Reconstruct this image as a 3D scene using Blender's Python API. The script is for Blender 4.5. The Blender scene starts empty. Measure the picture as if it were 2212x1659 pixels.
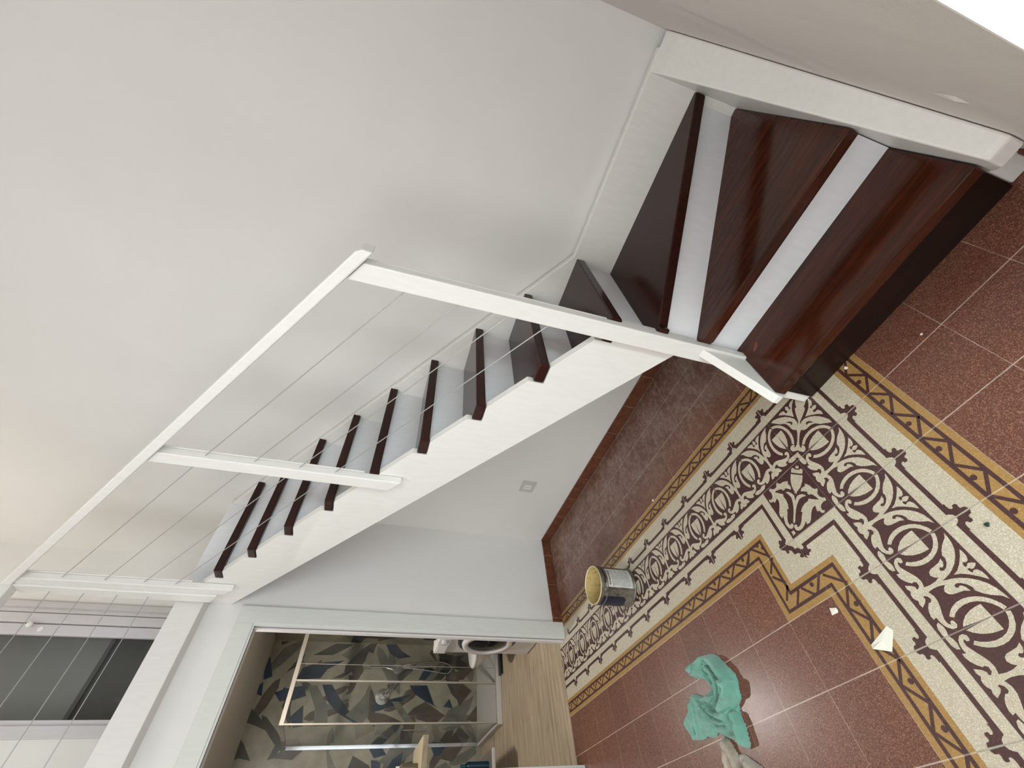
import bpy, bmesh, math, random
from mathutils import Vector, Matrix
random.seed(4)
S = bpy.context.scene
COL = S.collection

# ---------------------------------------------------------------- camera
RM = [[0.7649379942834388, 0.6167710012590794, 0.18564319784872912],
      [-0.2901485215897761, 0.07263798983568177, 0.9542209166916739],
      [0.5750510414918809, -0.7837839335164404, 0.23451875242845496]]
rt, up, bk = (Vector(r) for r in RM)          # the photo was taken upright and is stored turned by 90 degrees
cam_d = bpy.data.cameras.new('camera')
cam = bpy.data.objects.new('camera', cam_d); COL.objects.link(cam)
cam.matrix_world = Matrix(((-up.x, rt.x, bk.x, 3.05655), (-up.y, rt.y, bk.y, -1.94943), (-up.z, rt.z, bk.z, 1.425), (0, 0, 0, 1)))
cam_d.sensor_fit = 'HORIZONTAL'; cam_d.sensor_width = 36
cam_d.lens = 36 * 882.803 / 2212
cam_d.clip_start = 0.02
S.camera = cam

# ---------------------------------------------------------------- light
w = bpy.data.worlds.new('daylight'); S.world = w; w.use_nodes = True
w.node_tree.nodes['Background'].inputs[0].default_value = (0.85, 0.94, 1.0, 1)
w.node_tree.nodes['Background'].inputs[1].default_value = 8.0

def area(name, loc, target, size, power, color, sy=None, portal=False, spread=None):
    d = bpy.data.lights.new(name, 'AREA'); d.energy = power; d.color = color
    d.shape = 'RECTANGLE'; d.size = size; d.size_y = sy or size
    if spread: d.spread = spread
    if portal: d.cycles.is_portal = True
    o = bpy.data.objects.new(name, d); COL.objects.link(o); o.location = loc
    o.rotation_euler = (Vector(target) - Vector(loc)).to_track_quat('-Z', 'Y').to_euler()
    return o
area('window_portal', (3.62, -1.71, 1.15), (2.0, -1.71, 1.15), 0.66, 1, (1, 1, 1), 2.3, portal=True)
area('ceiling_light', (2.4, -2.8, 4.4), (1.2, -1.0, 0.6), 1.8, 25, (0.985, 0.98, 1.0))
area('landing_light', (-0.05, -1.1, 4.5), (-0.1, -0.3, 3.6), 0.3, 3.8, (1.0, 0.87, 0.72))
area('room_light', (2.4, -4.2, 2.2), (0.2, -0.2, 1.1), 1.9, 40, (0.985, 0.98, 1.0))
area('bathroom_light', (-0.98, -0.95, 2.325), (-0.98, -0.95, 0), 0.09, 16, (1.0, 0.96, 0.90))

S.view_settings.view_transform = 'Standard'; S.view_settings.look = 'None'
S.view_settings.gamma = 1; S.view_settings.use_curve_mapping = False
S.view_settings.exposure = 0.62

# ---------------------------------------------------------------- materials
def lin(r, g, b):
    f = lambda c: (c / 255 / 12.92) if c / 255 <= 0.04045 else ((c / 255 + 0.055) / 1.055) ** 2.4
    return (f(r), f(g), f(b), 1)
class NT:
    def __init__(s, name):
        s.m = bpy.data.materials.new(name); s.m.use_nodes = True
        s.t = s.m.node_tree; s.b = s.t.nodes['Principled BSDF']
        s.pos = s.t.nodes.new('ShaderNodeTexCoord').outputs['Object']
    def n(s, kind, **kw):
        nd = s.t.nodes.new('ShaderNode' + kind)
        for k, v in kw.items():
            if k in nd.inputs.keys(): nd.inputs[k].default_value = v
            else: setattr(nd, k, v)
        return nd
    def l(s, a, b): s.t.links.new(a, b)
    def math(s, op, a, b=None, c=None):
        nd = s.t.nodes.new('ShaderNodeMath'); nd.operation = op
        for i, v in enumerate((a, b, c)):
            if v is None: continue
            if isinstance(v, (int, float)): nd.inputs[i].default_value = v
            else: s.l(v, nd.inputs[i])
        return nd.outputs[0]
    def mix(s, fac, a, b):
        nd = s.t.nodes.new('ShaderNodeMix'); nd.data_type = 'RGBA'
        for i, v in ((0, fac), (6, a), (7, b)):
            if isinstance(v, (int, float, tuple)): nd.inputs[i].default_value = v
            else: s.l(v, nd.inputs[i])
        return nd.outputs[2]
    def noise(s, scale, detail=2, rough=0.5, vec=None, lo=0.35, hi=0.65):
        nd = s.n('TexNoise', Scale=scale, Detail=detail, Roughness=rough); s.l(vec or s.pos, nd.inputs['Vector'])
        mr = s.n('MapRange'); s.l(nd.outputs[0], mr.inputs[0]); mr.inputs[1].default_value = lo; mr.inputs[2].default_value = hi
        return mr.outputs[0]
    def stretch(s, sc, rot=(0, 0, 0)):
        nd = s.n('Mapping'); nd.inputs['Scale'].default_value = sc; nd.inputs['Rotation'].default_value = rot
        s.l(s.pos, nd.inputs['Vector']); return nd.outputs[0]
    def bump(s, h, strength=0.2, dist=0.002):
        nd = s.n('Bump', Strength=strength, Distance=dist); s.l(h, nd.inputs['Height']); s.l(nd.outputs[0], s.b.inputs['Normal'])
    def color(s, v):
        if isinstance(v, tuple): s.b.inputs['Base Color'].default_value = v
        else: s.l(v, s.b.inputs['Base Color'])
    def set(s, **kw):
        for k, v in kw.items(): s.b.inputs[k.replace('_', ' ')].default_value = v
        return s

def plain(name, col, rough=0.5, metal=0.0, **kw):
    t = NT(name); t.color(col); t.set(Roughness=rough, Metallic=metal, **kw)
    return t.m
def plaster(name, col, rough=0.75):
    t = NT(name)
    v = t.noise(1.3, 3); t.color(t.mix(v, tuple(c * 0.96 for c in col[:3]) + (1,), col))
    a = t.noise(2.2, 3, 0.55, lo=0.2, hi=0.8); b = t.noise(240, 2, lo=0.2, hi=0.8)
    t.bump(t.math('ADD', t.math('MULTIPLY', a, 14.0), t.math('MULTIPLY', b, 0.25)), 0.45, 0.0016)
    t.set(Roughness=rough); return t.m
def paint(name, col, rough=0.42):
    t = NT(name)
    v = t.noise(60, 3, vec=t.stretch((1, 1, 0.2))); t.color(t.mix(v, tuple(c * 0.965 for c in col[:3]) + (1,), col))
    t.bump(t.noise(35, 3, lo=0.2, hi=0.8), 0.05, 0.0008); t.set(Roughness=rough); return t.m

def terrazzo(name, base, chip, dark, grout, amount=0.4, dust=False, chipscale=520, sg=0.5):
    t = NT(name)
    sp = t.n('TexVoronoi', Scale=chipscale); t.l(t.pos, sp.inputs['Vector'])
    sep = t.n('SeparateColor'); t.l(sp.outputs['Color'], sep.inputs[0])
    m1 = t.math('GREATER_THAN', sep.outputs[0], 1 - amount * 0.5)
    m2 = t.math('LESS_THAN', sep.outputs[1], amount * 0.7)
    fine = t.noise(90, 4, 0.7, lo=0.3, hi=0.7)
    c = t.mix(t.math('MULTIPLY', fine, 0.55), base, dark)
    c = t.mix(t.math('MULTIPLY', m2, 0.40), c, dark)
    c = t.mix(t.math('MULTIPLY', m1, 0.60), c, chip)
    # tile to tile tone
    xyz = t.n('SeparateXYZ'); t.l(t.pos, xyz.inputs[0])
    def cell(o, off): return t.math('DIVIDE', t.math('SUBTRACT', o, off), 0.2)
    cx, cy = cell(xyz.outputs[0], 0.07), cell(xyz.outputs[1], -0.01)
    cv = t.n('CombineXYZ'); t.l(t.math('FLOOR', cx), cv.inputs[0]); t.l(t.math('FLOOR', cy), cv.inputs[1])
    wn = t.n('TexWhiteNoise'); t.l(cv.outputs[0], wn.inputs['Vector'])
    c = t.mix(t.math('MULTIPLY', wn.outputs['Value'], 0.22), c, dark)
    if dust:
        k = t.noise(5, 5, 0.62, lo=0.42, hi=0.72); k2 = t.noise(26, 6, 0.75, vec=t.stretch((1, 0.75, 1), (0, 0, 0.7)), lo=0.46, hi=0.72)
        near = t.n('MapRange'); t.l(xyz.outputs[1], near.inputs[0]); near.inputs[1].default_value = -0.62; near.inputs[2].default_value = -0.40
        inx = t.n('MapRange'); t.l(xyz.outputs[0], inx.inputs[0]); inx.inputs[1].default_value = 2.7; inx.inputs[2].default_value = 2.4
        f = t.math('MULTIPLY', t.math('MULTIPLY', near.outputs[0], inx.outputs[0]), t.math('ADD', t.math('MULTIPLY', k, 0.32), t.math('MULTIPLY', k2, 0.62)))
        c = t.mix(t.math('MINIMUM', f, 0.62), c, lin(168, 152, 138))
        smx = t.noise(9, 4, 0.7, lo=0.62, hi=0.8)
        c = t.mix(t.math('MULTIPLY', smx, 0.18), c, lin(190, 170, 150))
    wob = t.noise(14, 2, lo=0.3, hi=0.7)
    def line(o, half):
        fr = t.math('ABSOLUTE', t.math('SUBTRACT', t.math('FRACT', t.math('ADD', o, 0.5)), 0.5))
        return t.math('LESS_THAN', fr, half)
    gx = t.math('MULTIPLY', line(cx, 0.0045), t.math('ADD', t.math('MULTIPLY', wob, 0.5), 0.25))
    gy = t.math('MULTIPLY', line(cy, 0.0075), t.math('ADD', t.math('MULTIPLY', wob, 0.35), 0.55))
    g = t.math('MAXIMUM', gx, gy)
    c = t.mix(t.math('MULTIPLY', g, sg), c, grout)
    t.color(c)
    t.bump(t.math('MULTIPLY', g, -1), 0.3, 0.001)
    t.l(t.math('ADD', t.math('MULTIPLY', fine, 0.10), 0.25), t.b.inputs['Roughness'])
    return t.m

def stained(name, c1, c2, c3, axis='Y', rough=0.2, spec=0.28):
    t = NT(name)
    sc = {'X': (0.6, 9, 9), 'Y': (9, 0.6, 9)}[axis]
    v = t.stretch(sc)
    g = t.noise(5, 6, 0.65, vec=v, lo=0.3, hi=0.7)
    r = t.noise(18, 4, 0.6, vec=t.stretch(tuple(q * 1.0 for q in sc)), lo=0.4, hi=0.6)
    big = t.noise(2.4, 2, lo=0.35, hi=0.65)
    c = t.mix(g, c1, c2); c = t.mix(t.math('MULTIPLY', big, 0.5), c, c3)
    fg = t.noise(40, 3, 0.7, vec=v, lo=0.5, hi=0.62)
    c = t.mix(t.math('MULTIPLY', fg, 0.28), c, tuple(q * 0.3 for q in c1[:3]) + (1,))
    c = t.mix(t.math('MULTIPLY', r, 0.35), c, tuple(q * 0.35 for q in c1[:3]) + (1,))
    t.color(c); t.set(Roughness=rough); t.b.inputs['Specular IOR Level'].default_value = spec; t.b.inputs['Coat Weight'].default_value = 0.04; t.b.inputs['Coat Roughness'].default_value = 0.06
    t.bump(g, 0.04, 0.0005); return t.m

WALL = plaster('wall_plaster', lin(226, 225, 221))
WALLC = plaster('side_wall_plaster', lin(220, 214, 208))
CEIL = plaster('ceiling_plaster', lin(232, 228, 220))
WHITE = paint('white_gloss_paint', lin(232, 231, 225), 0.38)
WHITE2 = paint('white_riser_paint', lin(236, 238, 240), 0.45)
BEAMW = paint('white_beam_paint', lin(224, 221, 218), 0.6)
CASING = paint('casing_paint', lin(216, 218, 212), 0.5)
WOOD = stained('dark_stained_pine', lin(48, 25, 21), lin(66, 33, 25), lin(36, 21, 19), 'Y', 0.2, 0.2)
WOODX = stained('dark_stained_pine_across', lin(54, 27, 17), lin(100, 47, 25), lin(33, 18, 13), 'X', 0.13, 0.34)
WOODF = stained('dark_stained_riser', lin(32, 16, 11), lin(42, 20, 13), lin(22, 11, 8), 'X', 0.3)
CREAM = terrazzo('cream_terrazzo', lin(192, 182, 160), lin(222, 215, 198), lin(160, 149, 126), lin(128, 124, 116), 0.5, sg=0.75)
MAROON = terrazzo('maroon_terrazzo', lin(74, 46, 44), lin(104, 73, 70), lin(58, 36, 36), lin(172, 160, 150), 0.16, sg=0.6)
YELLOW = terrazzo('ochre_terrazzo', lin(162, 126, 72), lin(186, 154, 100), lin(138, 104, 58), lin(196, 184, 160), 0.4, sg=0.75)
RED = terrazzo('red_terrazzo', lin(111, 68, 53), lin(168, 120, 96), lin(72, 43, 34), lin(205, 188, 176), 0.5, dust=True, sg=0.8)
CABLE = plain('steel_cable', lin(176, 176, 174), 0.4, 0.5)
CHROME = plain('chrome', lin(205, 205, 208), 0.12, 1.0)
BLACK = plain('black_plastic', lin(16, 16, 18), 0.4)
PLASTIC = plain('white_plastic', lin(226, 226, 222), 0.35)
APPL = plain('white_enamel', lin(206, 200, 196), 0.3)
def skirting_mat():
    t = NT('brown_marble'); c = t.mix(t.noise(22, 6, 0.7), lin(88, 50, 34), lin(128, 80, 56)); c = t.mix(t.math('MULTIPLY', t.noise(60, 4), 0.45), c, lin(72, 36, 24))
    xyz = t.n('SeparateXYZ'); t.l(t.pos, xyz.inputs[0])
    s = t.math('ADD', xyz.outputs[0], xyz.outputs[1])
    fr = t.math('ABSOLUTE', t.math('SUBTRACT', t.math('FRACT', t.math('DIVIDE', s, 0.25)), 0.5))
    c = t.mix(t.math('MULTIPLY', t.math('LESS_THAN', fr, 0.006), 0.5), c, lin(190, 170, 150))
    t.color(c); t.set(Roughness=0.4); return t.m
SKIRT = skirting_mat()
def glass(name, tint=(0.965, 0.975, 0.97, 1), rough=0.0):
    m = bpy.data.materials.new(name); m.use_nodes = True; nt = m.node_tree; nt.nodes.clear()
    o = nt.nodes.new('ShaderNodeOutputMaterial'); mx = nt.nodes.new('ShaderNodeMixShader')
    tr = nt.nodes.new('ShaderNodeBsdfTransparent'); tr.inputs[0].default_value = tint
    gl = nt.nodes.new('ShaderNodeBsdfGlossy'); gl.inputs['Roughness'].default_value = rough
    fr = nt.nodes.new('ShaderNodeFresnel'); fr.inputs[0].default_value = 1.45
    ge = nt.nodes.new('ShaderNodeNewGeometry'); iv = nt.nodes.new('ShaderNodeMath'); iv.operation = 'SUBTRACT'; iv.inputs[0].default_value = 1
    mu = nt.nodes.new('ShaderNodeMath'); mu.operation = 'MULTIPLY'
    nt.links.new(ge.outputs['Backfacing'], iv.inputs[1]); nt.links.new(iv.outputs[0], mu.inputs[0]); nt.links.new(fr.outputs[0], mu.inputs[1])
    nt.links.new(mu.outputs[0], mx.inputs[0]); nt.links.new(tr.outputs[0], mx.inputs[1]); nt.links.new(gl.outputs[0], mx.inputs[2])
    nt.links.new(mx.outputs[0], o.inputs[0]); return m
GLASS = glass('clear_glass')
def bathfloor():
    t = NT('wood_look_tile'); v = t.stretch((9, 0.8, 1))
    c = t.mix(t.noise(3, 5, 0.6, vec=v), lin(186, 170, 144), lin(152, 134, 110)); c = t.mix(t.math('MULTIPLY', t.noise(9, 4, vec=v, lo=0.5, hi=0.75), 0.5), c, lin(128, 108, 84))
    t.color(c); t.set(Roughness=0.45); return t.m
BFLOOR = bathfloor()
def bathtile(name, a, b):
    t = NT(name); c = t.mix(t.noise(6, 5, 0.6), a, b); t.color(c); t.set(Roughness=0.35); return t.m
BTILE = [bathtile('beige_wall_tile', lin(160, 153, 136), lin(136, 130, 114)), bathtile('navy_leaf_tile', lin(34, 46, 62), lin(60, 70, 82)),
         bathtile('brown_leaf_tile', lin(96, 84, 72), lin(72, 64, 58)), bathtile('grey_leaf_tile', lin(120, 117, 104), lin(94, 94, 86)),
         bathtile('olive_leaf_tile', lin(78, 76, 64), lin(60, 62, 58))]
LIGHTWOOD = stained('pale_wood', lin(196, 180, 150), lin(176, 158, 128), lin(204, 190, 164), 'Y', 0.5)

# ---------------------------------------------------------------- mesh helpers
def mk(name, verts, faces, mat, parent=None, bevel=0.0, smooth=False, matidx=None, segs=2):
    me = bpy.data.meshes.new(name); me.from_pydata([tuple(v) for v in verts], [], faces)
    for m in (mat if isinstance(mat, (list, tuple)) else [mat]): me.materials.append(m)
    if matidx:
        for p, i in zip(me.polygons, matidx): p.material_index = i
    bm = bmesh.new(); bm.from_mesh(me)
    if not matidx: bmesh.ops.recalc_face_normals(bm, faces=bm.faces)
    bm.to_mesh(me); bm.free()
    if smooth:
        for p in me.polygons: p.use_smooth = True
    o = bpy.data.objects.new(name, me); COL.objects.link(o)
    if parent: o.parent = parent; o.matrix_parent_inverse = Matrix.Identity(4); o.location = -Vector(root_loc(parent))
    if bevel:
        md = o.modifiers.new('bevel', 'BEVEL'); md.width = bevel; md.segments = segs; md.limit_method = 'ANGLE'; md.angle_limit = math.radians(40)
    return o
def root_loc(p):
    l = Vector(p.location)
    while p.parent: p = p.parent; l += Vector(p.location)
    return l
class MB:
    def __init__(s): s.v = []; s.f = []; s.mi = []
    def add(s, V, F, mi=0):
        n = len(s.v); s.v += [tuple(v) for v in V]; s.f += [[i + n for i in f] for f in F]; s.mi += [mi] * len(F)
    def box(s, a, b, mi=0):
        (x0, y0, z0), (x1, y1, z1) = a, b
        s.add([(x0, y0, z0), (x1, y0, z0), (x1, y1, z0), (x0, y1, z0), (x0, y0, z1), (x1, y0, z1), (x1, y1, z1), (x0, y1, z1)],
              [(0, 3, 2, 1), (4, 5, 6, 7), (0, 1, 5, 4), (1, 2, 6, 5), (2, 3, 7, 6), (3, 0, 4, 7)], mi)
    def prism(s, poly, axis, a, b, mi=0):
        # poly in the two other axes; axis 'X' -> (y,z), 'Y' -> (x,z), 'Z' -> (x,y)
        def P(p, t): return {'X': (t, p[0], p[1]), 'Y': (p[0], t, p[1]), 'Z': (p[0], p[1], t)}[axis]
        n = len(poly)
        s.add([P(p, a) for p in poly] + [P(p, b) for p in poly],
              [tuple(range(n))[::-1], tuple(range(n, 2 * n))] + [(i, (i + 1) % n, n + (i + 1) % n, n + i) for i in range(n)], mi)
    def lathe(s, prof, c, axis='Z', seg=32, mi=0, cap0=False, cap1=False):
        n0 = len(s.v)
        V = []
        for r, h in prof:
            for k in range(seg):
                a = 2 * math.pi * k / seg; u, v = r * math.cos(a), r * math.sin(a)
                p = {'Z': (u, v, h), 'Y': (u, h, v), 'X': (h, u, v)}[axis]
                V.append((p[0] + c[0], p[1] + c[1], p[2] + c[2]))
        F = []
        for i in range(len(prof) - 1):
            for k in range(seg):
                F.append((i * seg + k, i * seg + (k + 1) % seg, (i + 1) * seg + (k + 1) % seg, (i + 1) * seg + k))
        if cap0: F.append(tuple(range(seg)))
        if cap1: F.append(tuple(range((len(prof) - 1) * seg, len(prof) * seg)))
        s.add(V, F, mi)
    def tube(s, pts, r, seg=8, mi=0):
        pts = [Vector(p) for p in pts]; V = []; n = len(pts)
        for i, p in enumerate(pts):
            d = (pts[min(i + 1, n - 1)] - pts[max(i - 1, 0)]).normalized()
            a = d.cross(Vector((0, 0, 1)) if abs(d.z) < 0.9 else Vector((1, 0, 0))).normalized(); b = d.cross(a)
            for k in range(seg):
                t = 2 * math.pi * k / seg; V.append(p + a * math.cos(t) * r + b * math.sin(t) * r)
        F = [(i * seg + k, i * seg + (k + 1) % seg, (i + 1) * seg + (k + 1) % seg, (i + 1) * seg + k) for i in range(n - 1) for k in range(seg)]
        F += [tuple(range(seg))[::-1], tuple(range((n - 1) * seg, n * seg))]
        s.add(V, F, mi)
    def build(s, name, mat, parent=None, **kw):
        if isinstance(mat, (list, tuple)): kw['matidx'] = s.mi
        return mk(name, s.v, s.f, mat, parent, **kw)
def struct(o): o['kind'] = 'structure'; return o
def tag(o, label, cat, group=None):
    o['label'] = label; o['category'] = cat
    if group: o['group'] = group
    return o
def thing(name, loc, label=None, cat=None, group=None):
    o = bpy.data.objects.new(name, None); COL.objects.link(o); o.location = loc; o.empty_display_size = 0.1
    if label: tag(o, label, cat, group)
    return o
def sbox(name, a, b, mat, **kw):
    m = MB(); m.box(a, b); return struct(m.build(name, mat, **kw))
def pbox(name, a, b, mat, parent, **kw):
    m = MB(); m.box(a, b); return m.build(name, mat, parent, **kw)

# ---------------------------------------------------------------- traced outlines (tile-local or metres on their own surface)
RING = [(.02,.126),(.074,.146),(.142,.192),(.189,.245),(.222,.306),(.248,.382),(.258,.456),(.253,.545),(.232,.618),(.202,.675),(.161,.729),(.131,.688),(.164,.637),(.187,.573),(.201,.492),(.197,.413),(.179,.339),(.145,.277),(.098,.224),(.054,.194),(.008,.175)]
SHIELD = [(-.008,.328),(.141,.329),(.14,.393),(.132,.47),(.106,.56),(.063,.635),(.019,.682)]
LEAF = [(.071,.037),(.135,.043),(.21,.06),(.282,.094),(.349,.15),(.402,.214),(.447,.295),(.477,.377),(.505,.488),(.529,.606),(.519,.694),(.467,.729),(.477,.651),(.471,.564),(.453,.496),(.428,.538),(.393,.561),(.354,.541),(.335,.498),(.327,.435),(.317,.361),(.289,.306),(.337,.316),(.369,.34),(.381,.365),(.366,.39),(.382,.415),(.404,.411),(.416,.379),(.398,.33),(.358,.283),(.311,.258),(.271,.262),(.214,.214),(.17,.158),(.124,.076)]
BUD = [(.305,.046),(.346,.039),(.399,.044),(.441,.068),(.45,.102),(.433,.133),(.452,.149),(.486,.151),(.488,.125),(.471,.115),(.465,.088),(.481,.048),(.505,.026),(.522,.075),(.519,.185),(.511,.324),(.478,.25),(.43,.176),(.362,.097)]
SCROLL = [(.112,.765),(.118,.736),(.101,.719),(.063,.716),(.036,.746),(.038,.795),(.073,.839),(.12,.866),(.169,.873),(.208,.871),(.195,.915),(.236,.919),(.287,.9),(.333,.866),(.368,.823),(.364,.793),(.386,.764),(.427,.772),(.452,.803),(.449,.828),(.419,.822),(.389,.854),(.354,.926),(.398,.936),(.436,.916),(.468,.943),(.512,.949),(.563,.933),(.546,.805),(.523,.653),(.494,.697),(.466,.732),(.451,.722),(.402,.705),(.343,.711),(.284,.738),(.22,.773),(.152,.805),(.102,.801),(.083,.777)]
LEAFLET = [(-.006,.903),(.042,.882),(.091,.875),(.156,.894),(.143,.93),(.096,.955),(.027,.959),(-.003,.958)]
FLEUR = [(.008,1.217),(.039,1.205),(.061,1.175),(.075,1.141),(.15,1.145),(.195,1.226),(.158,1.222),(.116,1.227),(.097,1.247),(.102,1.271),(.129,1.279),(.128,1.318),(.108,1.333),(.077,1.324),(.055,1.333),(.048,1.376),(.01,1.398)]
CSTEM = [(.137,.851),(.159,.9),(.191,.951),(.236,.966),(.278,.943),(.292,.89),(.274,.851),(.242,.851),(.23,.882),(.215,.855),(.234,.799),(.3,.725),(.375,.659),(.443,.617),(.481,.663),(.54,.683),(.601,.683),(.666,.695),(.714,.725),(.704,.687),(.653,.642),(.614,.626),(.588,.638),(.583,.61),(.613,.585),(.659,.602),(.699,.658),(.716,.722),(.777,.8),(.854,.857),(.944,.927),(.944,.852),(.908,.768),(.863,.69),(.799,.614),(.719,.553),(.633,.511),(.556,.51),(.491,.532),(.545,.483),(.612,.456),(.678,.429),(.749,.39),(.779,.365),(.771,.331),(.805,.319),(.847,.299),(.9,.257),(.934,.176),(.941,.079),(.914,.047)]
CTRI = [(.934,.271),(.882,.355),(.83,.413),(.762,.454),(.671,.494),(.756,.545),(.855,.618),(.936,.705),(.947,.638),(.924,.574),(.895,.566),(.862,.57),(.835,.541),(.854,.513),(.909,.526),(.961,.494),(.928,.456),(.883,.455),(.857,.468),(.841,.442),(.867,.422),(.905,.431),(.95,.365),(.946,.301)]
CCHEV = [(.108,.869),(.116,.913),(.126,1.024),(.134,1.108),(.11,1.144),(.083,1.072),(.054,.982),(.045,.935)]
GOBLET = [[(.93,.035),(.922,.117),(.879,.075)],[(.866,.098),(.913,.141),(.963,.152),(.971,.19),(.918,.237),(.817,.137)],[(.799,.157),(.905,.264),(.83,.336),(.734,.392),(.657,.411),(.557,.413)],[(.46,.522),(.518,.5),(.566,.471),(.636,.485),(.693,.522),(.717,.577),(.654,.549),(.573,.54),(.486,.578),(.395,.638),(.318,.708),(.239,.788),(.188,.791)],[(.687,.453),(.723,.422),(.774,.423),(.818,.431),(.837,.394),(.87,.439),(.895,.491),(.902,.547),(.925,.584),(.968,.598),(.957,.626),(.909,.664),(.908,.725),(.936,.77),(.976,.799),(.96,.846),(.907,.831),(.842,.844),(.805,.876),(.793,.926),(.83,.952),(.796,.975),(.753,.956),(.745,.905),(.705,.889),(.721,.841),(.745,.799),(.691,.796),(.637,.818),(.575,.87),(.512,.933),(.462,.957),(.4,.946),(.423,.897),(.361,.926),(.293,.953),(.233,.955),(.176,.936),(.151,.897),(.158,.854),(.185,.824),(.22,.835),(.231,.866),(.205,.878),(.228,.894),(.285,.889),(.35,.849),(.407,.792),(.468,.749),(.45,.719),(.524,.679),(.6,.659),(.686,.66),(.722,.636),(.767,.681),(.814,.722),(.864,.759),(.852,.696),(.828,.629),(.801,.596),(.779,.604),(.762,.567),(.776,.527),(.736,.49)],[(.1,.877),(.12,.948),(.037,.948)]]
MIDFLEUR = [(2.0443, -1.1912), (2.039, -1.1998), (2.0299, -1.205), (2.0395, -1.2164), (2.0508, -1.2264), (2.0537, -1.2387), (2.0641, -1.239), (2.0779, -1.2536), (2.0876, -1.251), (2.0947, -1.2399), (2.1045, -1.2486), (2.0976, -1.2546), (2.0971, -1.2631), (2.1063, -1.2672), (2.1036, -1.2733), (2.0931, -1.2739), (2.0885, -1.2821), (2.0764, -1.2732), (2.0789, -1.2864), (2.0696, -1.2759), (2.0568, -1.2721), (2.0541, -1.2652), (2.0627, -1.2623), (2.0564, -1.2543), (2.0403, -1.252), (2.0377, -1.236), (2.0297, -1.2292), (2.0251, -1.2379), (2.0164, -1.2353), (2.0168, -1.2241), (2.0031, -1.2141), (2.0002, -1.2007), (2.0076, -1.1979), (2.0083, -1.1888), (2.0174, -1.1811), (2.0222, -1.1887), (2.03, -1.1873)]
STEPSEG = [[(1.8786, -1.1371), (1.9444, -1.207)], [(1.8746, -1.1373), (1.8342, -1.1798)], [(1.9492, -1.2132), (1.9075, -1.2553)], [(1.9054, -1.2654), (1.9443, -1.3043)], [(1.9062, -1.2661), (1.9448, -1.3068)], [(1.9444, -1.3151), (1.9084, -1.3542)], [(1.9745, -1.3459), (1.9377, -1.383)], [(1.9883, -1.3463), (2.0222, -1.3839)], [(2.0739, -1.3459), (2.0345, -1.3838)], [(2.0889, -1.3495), (2.1457, -1.4036)]]
STEPDOT = [(1.9167, -1.1469), (1.9354, -1.1651), (2.0318, -1.3551), (2.1387, -1.4584)]
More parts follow.
